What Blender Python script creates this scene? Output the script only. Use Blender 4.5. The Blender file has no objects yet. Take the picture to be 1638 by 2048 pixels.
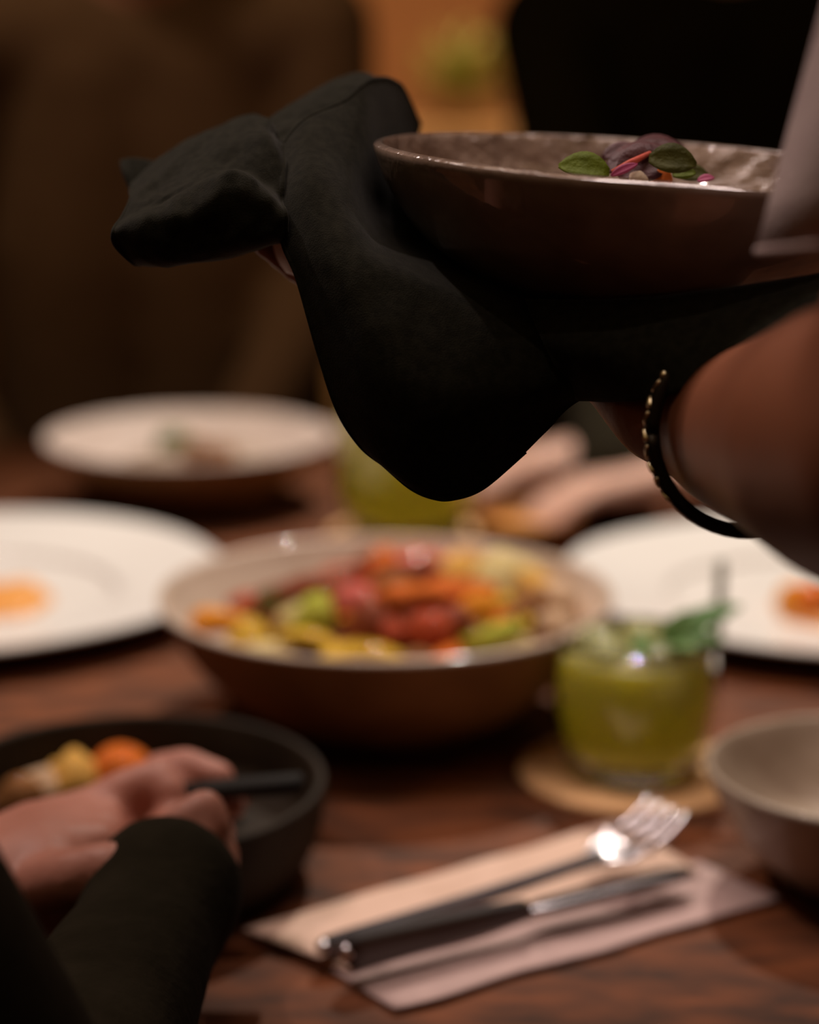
import bpy, bmesh, math, random
from mathutils import Vector, Matrix, noise
random.seed(7)
C = bpy.context.scene.collection
sc = bpy.context.scene
R_ = math.radians

# ------------------------------------------------------------------ camera
PITCH = R_(13.6); FPX = 4000.0; CAM = Vector((0, 0, 1.15)); TT = 0.75      # TT = height of the table top
cd = bpy.data.cameras.new('camera'); cam = bpy.data.objects.new('camera', cd); C.objects.link(cam)
cam.location = CAM; cam.rotation_euler = (math.pi/2 - PITCH, 0, 0)
cd.sensor_fit = 'VERTICAL'; cd.sensor_height = 36.0; cd.lens = 36.0*FPX/2048.0
cd.dof.use_dof = True; cd.dof.focus_distance = 0.675; cd.dof.aperture_fstop = 3.6; cd.dof.aperture_blades = 0
cd.clip_start = 0.02
sc.camera = cam
# ------------------------------------------------------------------ world, lamps, exposure
w = bpy.data.worlds.new('dim_room'); sc.world = w; w.use_nodes = True
bg = w.node_tree.nodes['Background']; bg.inputs[0].default_value = (1.0, .72, .38, 1); bg.inputs[1].default_value = 0.05
def spot(name, loc, aim, power, size, blend, rad, col):
    l = bpy.data.lights.new(name, 'SPOT'); l.energy = power; l.spot_size = R_(size); l.spot_blend = blend
    l.shadow_soft_size = rad; l.color = col
    o = bpy.data.objects.new(name, l); C.objects.link(o); o.location = loc
    o.rotation_euler = (Vector(aim)-Vector(loc)).to_track_quat('-Z', 'Y').to_euler(); return o
KEY = (.25, 2.15, 2.25)
spot('table_spotlight', KEY, (0.02, 1.42, TT), 110, 46, .9, .014, (1, .89, .77))
spot('side_spotlight', (-.75, 1.35, 2.3), (-.15, .95, TT), 30, 66, .8, .02, (1, .80, .74))
spot('wall_spotlight', (0.15, 3.6, 2.3), (0.1, 4.3, 1.05), 95, 60, 1, .05, (1, .72, .45))  # added unseen spot that brightens the wall and plant
lp = bpy.data.lights.new('linear_pendant', 'AREA'); lp.shape = 'RECTANGLE'; lp.size = 1.5; lp.size_y = .05; lp.energy = 4.3; lp.color = (1, .79, .74); lp.spread = R_(110)  # added strip light, no fixture; draws the highlight along the carried rim
lo = bpy.data.objects.new('linear_pendant', lp); C.objects.link(lo); lo.location = (0, 1.0, 2.3); lo.rotation_euler = (R_(-12), 0, 0)
spot('front_spotlight', (-.30, .30, 2.35), (.10, .72, 1.1), 6, 34, 1, .012, (1, .78, .70))  # added fill spot for glints inside the carried bowl
spot('corner_spotlight', (-.75, 1.75, 2.5), (-.42, 2.3, 1.25), 18, 50, 1, .08, (1, .72, .45))  # added fill spot that lightens the diner in brown
al = bpy.data.lights.new('ceiling_glow', 'AREA'); al.shape = 'RECTANGLE'; al.size = 3.2; al.size_y = 3.2; al.energy = 8; al.color = (1, .64, .24)  # added unseen fill that lifts the darkest tones
ao = bpy.data.objects.new('ceiling_glow', al); C.objects.link(ao); ao.location = (0, .6, 2.6)
sc.view_settings.view_transform = 'Standard'; sc.view_settings.look = 'None'
sc.view_settings.exposure = 0.0; sc.view_settings.gamma = 1.0; sc.view_settings.use_curve_mapping = False

# ------------------------------------------------------------------ helpers
FW = Vector((0, math.cos(PITCH), -math.sin(PITCH))); UP = Vector((0, math.sin(PITCH), math.cos(PITCH)))
def ray(px, py): return FW + Vector((1, 0, 0))*((px-819)/FPX) - UP*((py-1024)/FPX)
def atd(px, py, d): return CAM + ray(px, py)*d
def atz(px, py, z):
    r = ray(px, py); return CAM + r*((z-CAM.z)/r.z)

def mat(name, col, rough=.6, spec=.5, metal=0, col2=None, scale=8, bump=0, bscale=40, trans=0, ior=1.45,
        sss=0, stretch=None, detail=4, ramp=(.35, .65), sheen=0, coat=0, alpha=None):
    m = bpy.data.materials.new(name); m.use_nodes = True; n = m.node_tree.nodes; L = m.node_tree.links
    b = n['Principled BSDF']; b.inputs['Base Color'].default_value = (*col, 1); b.inputs['Roughness'].default_value = rough
    b.inputs['Specular IOR Level'].default_value = spec; b.inputs['Metallic'].default_value = metal; b.inputs['IOR'].default_value = ior
    b.inputs['Transmission Weight'].default_value = trans
    if sss: b.inputs['Subsurface Weight'].default_value = sss; b.inputs['Subsurface Scale'].default_value = .006; b.inputs['Subsurface Radius'].default_value = (1, .35, .2)
    if sheen: b.inputs['Sheen Weight'].default_value = sheen; b.inputs['Sheen Roughness'].default_value = .4
    if coat: b.inputs['Coat Weight'].default_value = coat; b.inputs['Coat Roughness'].default_value = .06
    tc = n.new('ShaderNodeTexCoord'); mp = n.new('ShaderNodeMapping'); L.new(tc.outputs['Object'], mp.inputs[0])
    if stretch: mp.inputs['Scale'].default_value = stretch
    if col2 is not None:
        t = n.new('ShaderNodeTexNoise'); t.inputs['Scale'].default_value = scale; t.inputs['Detail'].default_value = detail
        L.new(mp.outputs[0], t.inputs['Vector']); r = n.new('ShaderNodeValToRGB'); L.new(t.outputs['Fac'], r.inputs[0])
        r.color_ramp.elements[0].position = ramp[0]; r.color_ramp.elements[1].position = ramp[1]
        r.color_ramp.elements[0].color = (*col, 1); r.color_ramp.elements[1].color = (*col2, 1); L.new(r.outputs[0], b.inputs['Base Color'])
    if bump:
        t2 = n.new('ShaderNodeTexNoise'); t2.inputs['Scale'].default_value = bscale; t2.inputs['Detail'].default_value = 3
        L.new(mp.outputs[0], t2.inputs['Vector']); bu = n.new('ShaderNodeBump'); bu.inputs['Strength'].default_value = bump
        bu.inputs['Distance'].default_value = .002; L.new(t2.outputs['Fac'], bu.inputs['Height']); L.new(bu.outputs[0], b.inputs['Normal'])
    return m

def link(name, me, m, parent=None, smooth=True):
    o = bpy.data.objects.new(name, me); C.objects.link(o)
    if m is not None:
        me.materials.clear()
        for q in (m if isinstance(m, (list, tuple)) else [m]): me.materials.append(q)
    if smooth:
        for p in me.polygons: p.use_smooth = True
    if parent: o.parent = parent
    return o
def fin(bm, name, m, parent=None, smooth=True):
    bmesh.ops.recalc_face_normals(bm, faces=bm.faces)
    me = bpy.data.meshes.new(name); bm.to_mesh(me); bm.free(); return link(name, me, m, parent, smooth)
def tag(o, label, cat, group=None, kind=None):
    if label: o['label'] = label
    if cat: o['category'] = cat
    if group: o['group'] = group
    if kind: o['kind'] = kind
    return o
def root(name, loc, label, cat, group=None, rot=(0, 0, 0)):
    o = bpy.data.objects.new(name, None); C.objects.link(o); o.location = loc; o.rotation_euler = rot; o.empty_display_size = .02
    return tag(o, label, cat, group)
def bake(o):
    dg = bpy.context.evaluated_depsgraph_get(); dg.update()
    me = bpy.data.meshes.new_from_object(o.evaluated_get(dg)); mats = list(o.data.materials); old = o.data
    o.modifiers.clear(); o.data = me
    if len(me.materials) == 0:
        for q in mats: me.materials.append(q)
    for p in me.polygons: p.use_smooth = True
    return o
def box(bm, c, s, rz=0, bev=0):
    r = bmesh.ops.create_cube(bm, size=1); v = r['verts']
    bmesh.ops.transform(bm, matrix=Matrix.Translation(c) @ Matrix.Rotation(rz, 4, 'Z') @ Matrix.Diagonal((*s, 1)), verts=v)
    if bev: bmesh.ops.bevel(bm, geom=list({e for q in v for e in q.link_edges}), offset=bev, segments=2, affect='EDGES', profile=.5)
def lathe(bm, prof, seg=64, wob=0, seed=0, c=(0, 0, 0), zw=.25):
    """prof: closed or open list of (r, z)"""
    rings = []; c = Vector(c)
    for (r, z) in prof:
        if r < 1e-5: rings.append([bm.verts.new(c+Vector((0, 0, z)))]); continue
        ring = []
        for i in range(seg):
            a = 2*math.pi*i/seg
            k = 1 + wob*noise.noise(Vector((math.cos(a)*1.3+seed, math.sin(a)*1.3, seed*.7)))
            ring.append(bm.verts.new(c+Vector((r*k*math.cos(a), r*k*math.sin(a), z+wob*r*zw*noise.noise(Vector((math.cos(a)*1.5, math.sin(a)*1.5+seed, 3)))))))
        rings.append(ring)
    for a, b in zip(rings, rings[1:]):
        for i in range(seg):
            j = (i+1) % seg
            if len(a) == 1 and len(b) == 1: continue
            if len(a) == 1: bm.faces.new((a[0], b[i], b[j]))
            elif len(b) == 1: bm.faces.new((a[i], a[j], b[0]))
            else: bm.faces.new((a[i], a[j], b[j], b[i]))
def smoothprof(p, n=5):
    out = []
    P = [p[0]]+list(p)+[p[-1]]
    for i in range(1, len(P)-2):
        for k in range(n):
            t = k/n; q = []
            for d in range(len(p[0])):
                a, b, c, e = P[i-1][d], P[i][d], P[i+1][d], P[i+2][d]
                q.append(.5*((2*b)+(-a+c)*t+(2*a-5*b+4*c-e)*t*t+(-a+3*b-3*c+e)*t**3))
            out.append(tuple(q))
    out.append(tuple(p[-1])); return out
def tube(bm, pts, rad, seg=10, flat=1.0, cap=True):
    pts = [Vector(p) for p in pts]; rs = rad if isinstance(rad, (list, tuple)) else [rad]*len(pts)
    rings = []; prev = None
    for i, p in enumerate(pts):
        t = (pts[min(i+1, len(pts)-1)]-pts[max(i-1, 0)]).normalized()
        if prev is None: n = t.orthogonal().normalized() if abs(t.z) > .9 else t.cross(Vector((0, 0, 1))).normalized()
        else: n = (prev - t*prev.dot(t)).normalized()
        prev = n; b = t.cross(n)
        rings.append([bm.verts.new(p + n*(rs[i]*math.cos(2*math.pi*k/seg)) + b*(flat*rs[i]*math.sin(2*math.pi*k/seg))) for k in range(seg)])
    for a, b in zip(rings, rings[1:]):
        for k in range(seg): bm.faces.new((a[k], a[(k+1) % seg], b[(k+1) % seg], b[k]))
    if cap: bm.faces.new(rings[0][::-1]); bm.faces.new(rings[-1])
def ball(bm, c, r, s=(1, 1, 1), sub=2, M=None):
    q = bmesh.ops.create_icosphere(bm, subdivisions=sub, radius=r)
    T = Matrix.Translation(c) @ (M.to_4x4() if M else Matrix.Identity(4)) @ Matrix.Diagonal((*s, 1))
    bmesh.ops.transform(bm, matrix=T, verts=q['verts'])
def capsules(bm, chain):
    """chain: list of (point, radius) -> tapered capsules joined end to end"""
    for i, (p, r) in enumerate(chain):
        ball(bm, p, r, sub=3)
        if i:
            tube(bm, [chain[i-1][0], p], [chain[i-1][1]*.995, r*.995], seg=28)
def remesh(bm, name, m, parent, voxel, smooth_it=6):
    o = fin(bm, name, m, parent)
    r = o.modifiers.new('r', 'REMESH'); r.mode = 'VOXEL'; r.voxel_size = voxel; r.use_smooth_shade = True
    s = o.modifiers.new('s', 'SMOOTH'); s.iterations = smooth_it; s.factor = .5
    return bake(o)
def grid(bm, rows, nu=8, nv=8, wr=0, wsc=60, seed=0):
    """rows of control points (world) -> catmull-rom patch"""
    R1 = [smoothprof([tuple(p) for p in r], nu) for r in rows]
    cols = list(zip(*R1)); C1 = [smoothprof(list(c), nv) for c in cols]
    nn = len(C1[0]); V = []
    for j in range(nn):
        V.append([])
        for i in range(len(C1)):
            p = Vector(C1[i][j])
            if wr: p = p + Vector((.3, -1, .4))*(wr*noise.noise(p*wsc+Vector((seed, 0, 0)))+wr*.5*noise.noise(p*wsc*2.3+Vector((0, seed, 0))))
            V[-1].append(bm.verts.new(p))
    for j in range(nn-1):
        for i in range(len(C1)-1): bm.faces.new((V[j][i], V[j][i+1], V[j+1][i+1], V[j+1][i]))
    return V
def solid(o, t, off=0):
    s = o.modifiers.new('s', 'SOLIDIFY'); s.thickness = t; s.offset = off; return bake(o)

# ------------------------------------------------------------------ materials
M = {}
M['wood'] = mat('table_wood', (.052, .021, .011), .65, .2, col2=(.25, .075, .024), scale=13, stretch=(1.8, 5, 1), bump=.25, bscale=20, detail=6, ramp=(.34, .78))
M['darkwood'] = mat('dark_wood', (.03, .014, .007), .5, .4, col2=(.06, .027, .012), scale=8, stretch=(8, 1, 1))
M['floor'] = mat('floor_boards', (.03, .018, .010), .5, .4, col2=(.05, .03, .018), scale=5, stretch=(1, 8, 1))
M['wall'] = mat('brown_plaster', (.30, .13, .05), .85, .2, col2=(.38, .17, .07), scale=3, bump=.3, bscale=30)
M['ceil'] = mat('dark_ceiling', (.03, .024, .018), .9, .2, col2=(.04, .03, .02), scale=3)
M['taupe'] = mat('taupe_glaze', (.21, .145, .105), .30, .55, col2=(.30, .215, .16), scale=45, bump=.35, bscale=110, coat=1)
M['taupe_in'] = mat('taupe_rippled_glaze', (.23, .16, .125), .22, .6, col2=(.33, .24, .19), scale=50, bump=1.0, bscale=85, coat=1)
[n for n in M['taupe_in'].node_tree.nodes if n.type == 'BUMP'][0].inputs['Distance'].default_value = .006
M['cream'] = mat('cream_glaze', (.68, .55, .49), .55, .5, col2=(.76, .62, .55), scale=18, bump=.12, bscale=60)
M['sand'] = mat('sand_glaze', (.58, .45, .35), .4, .5, col2=(.70, .56, .45), scale=14, bump=.08, bscale=60, coat=.9)
M['sand_out'] = mat('brown_unglazed_clay', (.20, .095, .032), .7, .3, col2=(.30, .155, .06), scale=20, bump=.25, bscale=80)
M['white'] = mat('white_porcelain', (.78, .75, .71), .30, .5, col2=(.82, .79, .75), scale=6, bump=.05, bscale=15, coat=.3)
M['black_clay'] = mat('black_stoneware', (.014, .008, .003), .7, .2, col2=(.024, .015, .008), scale=22, bump=.3, bscale=90)
M['grey_bowl'] = mat('grey_beige_glaze', (.33, .25, .18), .4, .5, col2=(.42, .33, .25), scale=35, bump=.2, bscale=80, coat=.2)
M['cloth'] = mat('black_linen', (.010, .0098, .0055), .95, .1, col2=(.018, .0175, .011), scale=300, bump=.25, bscale=1800, sheen=.08)
M['black_shirt'] = mat('black_cotton', (.012, .009, .004), .95, .08, col2=(.016, .012, .006), scale=60, bump=.3, bscale=200)
M['brown_shirt'] = mat('dark_brown_cotton', (.17, .10, .062), .95, .1, col2=(.20, .12, .075), scale=30, bump=.3, bscale=100)
M['tee'] = mat('mauve_grey_cotton', (.42, .32, .31), .9, .2, col2=(.47, .37, .35), scale=120, bump=.4, bscale=500)
M['trouser'] = mat('dark_trouser_cotton', (.015, .014, .014), .9, .2, col2=(.02, .018, .018), scale=40)
M['skin'] = mat('tan_skin', (.22, .075, .036), .5, .25, col2=(.27, .095, .046), scale=25, bump=.15, bscale=250, sss=.12)
M['skin_fair'] = mat('rosy_skin', (.36, .145, .10), .5, .35, col2=(.42, .18, .13), scale=30, bump=.15, bscale=250, sss=.12)
M['hair'] = mat('dark_hair', (.012, .008, .005), .6, .4, col2=(.03, .018, .01), scale=60, stretch=(6, 6, 1))
M['eye'] = mat('eye_white', (.7, .66, .6), .2, .5); M['iris'] = mat('brown_iris', (.04, .02, .01), .2, .5)
M['skin_pale'] = mat('pale_rosy_skin', (.56, .33, .25), .5, .35, col2=(.62, .38, .30), scale=30, bump=.15, bscale=250, sss=.12)
M['lip'] = mat('lip_skin', (.36, .12, .10), .5, .4)
M['steel'] = mat('polished_steel', (.86, .82, .86), .30, .5, 1, bump=.05, bscale=30)
M['gunmetal'] = mat('dark_polished_metal', (.20, .175, .19), .27, .5, 1, bump=.05, bscale=30)  # steel coloured darker to imitate its reflection of the dark room
M['gunmetal_dark'] = mat('blackened_metal', (.055, .045, .045), .35, .5, .7, coat=.5)  # colour carries the shaded side and shadow of the knife handle
M['black_resin'] = mat('black_resin', (.008, .006, .004), .7, .2)
M['gold'] = mat('gold_links', (1, .86, .60), .30, .5, 1)
M['darkmetal'] = mat('dark_metal', (.03, .022, .015), .4, .5, .6)
M['paper'] = mat('paper_napkin', (.70, .49, .38), .9, .2, col2=(.76, .54, .43), scale=60, bump=.25, bscale=300)
M['paper2'] = mat('paper_napkin_rosy', (.54, .385, .36), .9, .2, col2=(.60, .43, .40), scale=60, bump=.25, bscale=300)
M['cork'] = mat('pale_wood', (.66, .36, .15), .65, .3, col2=(.76, .44, .20), scale=30, stretch=(1, 8, 1), bump=.1)
M['coaster'] = mat('coaster_wood', (.84, .48, .22), .6, .3, col2=(.90, .56, .28), scale=30, stretch=(1, 8, 1), bump=.1)
M['glass'] = mat('clear_glass', (.96, .98, .95), .02, .5, trans=1, ior=1.45)
M['drink'] = mat('green_drink', (.52, .50, .02), .35, .4, col2=(.66, .60, .12), scale=28, ramp=(.3, .7), sss=.9)
M['drink'].node_tree.nodes['Principled BSDF'].inputs['Subsurface Scale'].default_value = .03
M['drink'].node_tree.nodes['Principled BSDF'].inputs['Subsurface Radius'].default_value = (1, .95, .25)
nt = M['drink'].node_tree; pb = nt.nodes['Principled BSDF']; tcx = nt.nodes['Texture Coordinate']; sx = nt.nodes.new('ShaderNodeSeparateXYZ'); nt.links.new(tcx.outputs['Object'], sx.inputs[0])
mr = nt.nodes.new('ShaderNodeMapRange'); mr.inputs['From Min'].default_value = .015; mr.inputs['From Max'].default_value = .065; nt.links.new(sx.outputs['Z'], mr.inputs['Value'])
mc = nt.nodes.new('ShaderNodeMix'); mc.data_type = 'RGBA'; nt.links.new(mr.outputs[0], mc.inputs['Factor']); oldl = pb.inputs['Base Color'].links[0].from_socket
nt.links.new(oldl, mc.inputs['A']); mc.inputs['B'].default_value = (.62, .56, .22, 1); nt.links.new(mc.outputs['Result'], pb.inputs['Base Color'])
tr = nt.nodes.new('ShaderNodeBsdfTranslucent'); mx = nt.nodes.new('ShaderNodeMixShader'); mx.inputs[0].default_value = .55
tr.inputs[0].default_value = (1, .92, .12, 1); nt.links.new(nt.nodes['Principled BSDF'].outputs[0], mx.inputs[1]); nt.links.new(tr.outputs[0], mx.inputs[2]); nt.links.new(mx.outputs[0], nt.nodes['Material Output'].inputs[0])
M['foam'] = mat('pale_green_froth', (.50, .50, .20), .5, .4, col2=(.40, .42, .10), scale=60, bump=.5, bscale=160)
M['ice'] = mat('ice', (.66, .70, .42), .1, .5, trans=.6, ior=1.31, bump=.2, bscale=60)
M['leaf'] = mat('mint_green', (.06, .15, .03), .6, .3, col2=(.12, .22, .05), scale=60, bump=.4, bscale=200)
M['leaf_lime'] = mat('lime_green_leaf', (.09, .13, .006), .6, .2, col2=(.13, .18, .010), scale=90, bump=.5, bscale=260)
M['leaf_olive'] = mat('olive_leaf', (.045, .050, .005), .6, .2, col2=(.065, .068, .009), scale=90, bump=.5, bscale=260)
M['leaf_purple'] = mat('purple_leaf', (.055, .012, .016), .5, .35, col2=(.09, .026, .030), scale=90, bump=.5, bscale=260)
M['magenta'] = mat('magenta_petal', (.35, .04, .14), .5, .4, col2=(.45, .08, .2), scale=90)
for k, a, b in (('orange', (.85, .27, .012), (.95, .40, .02)), ('deep_orange', (.68, .13, .012), (.80, .21, .02)),
                ('red', (.42, .045, .010), (.50, .08, .018)), ('maroon', (.19, .030, .007), (.28, .06, .012)), ('pink', (.62, .10, .07), (.68, .17, .13)),
                ('yellow', (.70, .42, .03), (.80, .52, .06)), ('pale_yellow', (.76, .60, .22), (.82, .68, .32)),
                ('lime', (.42, .44, .03), (.55, .56, .07)), ('brown', (.26, .10, .025), (.36, .16, .05)), ('beige', (.66, .43, .25), (.74, .52, .34)),
                ('cream_food', (.72, .58, .42), (.78, .66, .50)), ('green', (.06, .13, .02), (.11, .20, .04)), ('golden', (.82, .42, .07), (.88, .52, .13))):
    M[k] = mat('food_'+k, a, .5, .15, col2=b, scale=70, bump=.5, bscale=140, coat=.12)
M['stew'] = mat('dark_red_sauce', (.10, .028, .012), .3, .5, col2=(.22, .07, .02), scale=40, bump=.6, bscale=90, coat=.4)
M['dip'] = mat('pale_dip', (.34, .25, .19), .5, .4, col2=(.42, .32, .25), scale=60, bump=.5, bscale=90)
M['orange_sauce'] = mat('orange_sauce', (.74, .27, .04), .4, .4, col2=(.80, .38, .10), scale=40, bump=.3, bscale=60, coat=.3)
M['pot'] = mat('cream_pot', (.62, .50, .34), .7, .3, col2=(.68, .56, .40), scale=10)
M['plant'] = mat('plant_green', (.42, .40, .08), .6, .4, col2=(.56, .52, .18), scale=20)

# ------------------------------------------------------------------ the room
def struct(name, c, s, m):
    bm = bmesh.new(); box(bm, c, s); o = fin(bm, name, m, smooth=False); o['kind'] = 'structure'; return o
struct('floor', (0, 1.6, -.05), (6.2, 6.4, .1), M['floor'])
struct('ceiling', (0, 1.6, 2.75), (6.2, 6.4, .1), M['ceil'])
struct('wall_back', (0, 4.75, 1.35), (6.2, .1, 2.7), M['wall'])
struct('wall_front', (0, -1.55, 1.35), (6.2, .1, 2.7), M['wall'])
struct('wall_left', (-3.05, 1.6, 1.35), (.1, 6.2, 2.7), M['wall'])
struct('wall_right', (3.05, 1.6, 1.35), (.1, 6.2, 2.7), M['wall'])

# sideboard with potted plant far behind the table
sb = root('sideboard', (.12, 4.35, 0), 'brown wooden sideboard against the back wall under the small plant', 'sideboard')
bm = bmesh.new(); box(bm, (0, 0, .51), (1.5, .42, .78), bev=.006); fin(bm, 'body', M['cork'], sb, False)
bm = bmesh.new(); box(bm, (0, 0, .925), (1.56, .46, .05), bev=.006); fin(bm, 'top', M['cork'], sb, False)
for i in (-1, 0, 1):
    bm = bmesh.new(); box(bm, (i*.49, -.218, .52), (.46, .016, .74), bev=.004); d = fin(bm, 'door', M['cork'], sb, False)
    bm = bmesh.new(); ball(bm, (i*.49+.18, -.237, .62), .014); fin(bm, 'knob', M['darkmetal'], d)
for i in (-1, 1):
    for j in (-1, 1):
        bm = bmesh.new(); box(bm, (i*.68, j*.16, .06), (.05, .05, .12)); fin(bm, 'leg', M['darkwood'], sb, False)
pp = root('potted_plant', (.115, 4.25, .950), 'small bright green plant in a cream pot, blurred far behind the black cloth', 'plant')
bm = bmesh.new(); lathe(bm, smoothprof([(0, 0), (.05, 0), (.064, .03), (.078, .065), (.072, .065), (.056, .03), (0, .025)]), 32); fin(bm, 'pot', M['pot'], pp)
bm = bmesh.new(); lathe(bm, [(0, .058), (.070, .056)], 24); fin(bm, 'soil', M['darkwood'], pp)
def leafmesh(bm, p, d, n, L, W, curl=.2):
    d = d.normalized(); s = d.cross(n).normalized(); n = s.cross(d).normalized(); prev = None
    for k in range(9):
        t = k/8; wd = W*math.sin(math.pi*min(1, t*.93+.05))**.7; c = p + d*(L*t) + n*(curl*L*(t-t*t*1.4))
        row = [bm.verts.new(c - s*wd + n*wd*.25), bm.verts.new(c - s*wd*.5 + n*wd*.08), bm.verts.new(c), bm.verts.new(c + s*wd*.5 + n*wd*.08), bm.verts.new(c + s*wd + n*wd*.25)]
        if prev:
            for i in range(4): bm.faces.new((prev[i], prev[i+1], row[i+1], row[i]))
        prev = row
for i in range(60):
    a = i*2.4; e = .25+1.1*random.random(); bm = bmesh.new()
    d = Vector((math.cos(a)*math.cos(e), math.sin(a)*math.cos(e), math.sin(e)))
    leafmesh(bm, Vector((0, 0, .055))+d*.015, d, Vector((0, 0, 1)), .09+.06*random.random(), .016+.006*random.random())
    solid(fin(bm, 'leaf', M['plant'], pp), .0008)

# ------------------------------------------------------------------ the table
tb = root('dining_table', (0, 1.32, 0), 'dark reddish-brown wooden dining table with worn grain, set with dishes', 'table')
TY0, TY1 = .685, 1.93
bm = bmesh.new(); box(bm, (0, (TY0+TY1)/2-1.32, TT-.02), (2.2, TY1-TY0, .04), bev=.004); fin(bm, 'tabletop', M['wood'], tb, False)
bm = bmesh.new(); box(bm, (0, 0, TT-.08), (1.9, 1.0, .08)); fin(bm, 'apron', M['darkwood'], tb, False)
for i in (-1, 1):
    for j in (-1, 1):
        bm = bmesh.new(); box(bm, (i*.93, j*.48, (TT-.04)/2), (.07, .07, TT-.04), bev=.004); fin(bm, 'leg', M['darkwood'], tb, False)

# ------------------------------------------------------------------ ceramic dishes
def dish(name, label, cat, loc, outer, inner, m_in, m_out, wob=0, seed=0, rot=(0, 0, 0), group=None):
    r = root(name, loc, label, cat, group, rot)
    po = smoothprof(outer); pi = smoothprof(inner)
    bm = bmesh.new(); lathe(bm, po+pi, 96, wob, seed)
    no = (len(po)-1)*96
    bm.faces.ensure_lookup_table()
    o = fin(bm, 'body', [m_in, m_out], r)
    for p in o.data.polygons:
        c = p.center; rr = math.hypot(c.x, c.y)
    # underside faces get the outer glaze
    k = 0
    for p in o.data.polygons:
        if p.normal.z < 0.0 and (p.normal.x*p.center.x+p.normal.y*p.center.y) > -1e-4: p.material_index = 1
        else: p.material_index = 0
    return r
def base(px, py, h=0): p = atz(px, py, TT+h); return p

# central bowl
cb = base(772, 1190, .076); CBX, CBY = cb.x, cb.y
dish('serving_bowl', 'large sand-coloured bowl heaped with roasted vegetables in the middle of the table', 'bowl', (CBX, CBY, TT),
     [(0, 0), (.055, 0), (.062, .001), (.086, .016), (.114, .042), (.129, .067), (.134, .076)], [(.1335, .078), (.130, .0775), (.123, .066), (.104, .044), (.06, .026), (0, .022)], M['sand'], M['sand_out'], .012, 3)
def mound(cx, cy, z, R, h):
    def f(x, y):
        d = math.hypot(x-cx, y-cy)/R; return z+h*max(0, 1-d*d)+.003*noise.noise(Vector((x, y, 0))*50)
    return f
def moundobj(name, f, cx, cy, R, m, label, cat, kind=None, n=20, bottom=.004):
    bm = bmesh.new(); rings = []
    for j in range(n+1):
        rr = R*j/n
        rings.append([bm.verts.new((rr*math.cos(a*2*math.pi/48), rr*math.sin(a*2*math.pi/48), f(cx+rr*math.cos(a*2*math.pi/48), cy+rr*math.sin(a*2*math.pi/48))-TT)) for a in range(48)] if j else [bm.verts.new((0, 0, f(cx, cy)-TT))])
    for j in range(n):
        for a in range(48):
            b = (a+1) % 48
            if j == 0: bm.faces.new((rings[0][0], rings[1][a], rings[1][b]))
            else: bm.faces.new((rings[j][a], rings[j+1][a], rings[j+1][b], rings[j][b]))
    o = fin(bm, name, m); o.location = (cx, cy, TT); return tag(o, label, cat, None, kind)
FM = mound(CBX+.014, CBY-.026, TT+.056, .105, .024)
moundobj('vegetable_stew', FM, CBX+.008, CBY-.014, .094, M['stew'], 'dark red saucy base of chopped vegetables filling the central bowl', 'food', 'stuff')
def chunk(name, p, s, m, label, group, shape='lump', seed=0, rz=0, cat='vegetable'):
    """one piece of food with the shape of its kind, resting at p"""
    rnd = random.Random(seed); bm = bmesh.new()
    if shape == 'lump':
        ball(bm, (0, 0, 0), 1, sub=3)
        for v in bm.verts: v.co *= 1+.28*noise.noise(v.co*1.3+Vector((seed*3.1, 0, 0)))+.06*noise.noise(v.co*4+Vector((0, seed, 0)))
    elif shape == 'wedge':   # quarter of a root, cut faces flat
        n = 9; segs = 7; rings = []
        for i in range(n):
            t = i/(n-1); r = .9*(1-.65*t)*(1 if 0 < i < n-1 else .8); ring = [bm.verts.new((-1.3+2.6*t, 0, -.5*r+.15*math.sin(t*3)))]
            for k in range(segs):
                a = math.pi*(.12+.76*k/(segs-1)); ring.append(bm.verts.new((-1.3+2.6*t, r*math.cos(a), r*math.sin(a)-.3*r+.15*math.sin(t*3))))
            rings.append(ring)
        L = segs+1
        for a, b in zip(rings, rings[1:]):
            for k in range(L): bm.faces.new((a[k], a[(k+1) % L], b[(k+1) % L], b[k]))
        bm.faces.new(rings[0]); bm.faces.new(rings[-1][::-1])
    elif shape == 'slice':   # thick round slice with a skin edge
        lathe(bm, [(0, -.28), (.8, -.30), (.95, -.22), (1, 0), (.95, .22), (.8, .30), (.5, .25), (0, .22)], 28, .12, seed)
    elif shape == 'strip':   # curled strip of pepper
        pts = [(-1.4+2.8*t/10, .35*math.sin(t*.35), .35*math.sin(math.pi*t/10)) for t in range(11)]
        tube(bm, pts, [.35+.25*math.sin(math.pi*t/10) for t in range(11)], 12, .4)
    elif shape == 'round':   # small radish or tomato with a dimple
        lathe(bm, smoothprof([(0, -.95), (.45, -.88), (.9, -.35), (.98, .2), (.7, .75), (.25, .93), (0, .80)]), 24, .06, seed)
    elif shape == 'petal':   # layered onion petal
        for q in range(3):
            pts = [[Vector((-1+.4*i, (j-1.5)*.5, .55*math.cos((j-1.5)*.9)*math.cos((i-2.5)*.5)+q*.16)) for i in range(6)] for j in range(4)]
            V = grid(bm, pts, 3, 3)
    o = fin(bm, name, m); o.scale = s if isinstance(s, tuple) else (s, s, s)
    o.location = p; o.rotation_euler = (rnd.uniform(-.35, .35), rnd.uniform(-.3, .3), rz)
    if shape == 'petal': solid(o, .08)
    return tag(o, label, cat, group)
def onm(f, px, py, lift=0):
    z = TT+.05
    for _ in range(8): q = atz(px, py, z); z = f(q.x, q.y)+lift
    return Vector((q.x, q.y, z))
VG = 'roasted vegetables in the central bowl'
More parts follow.
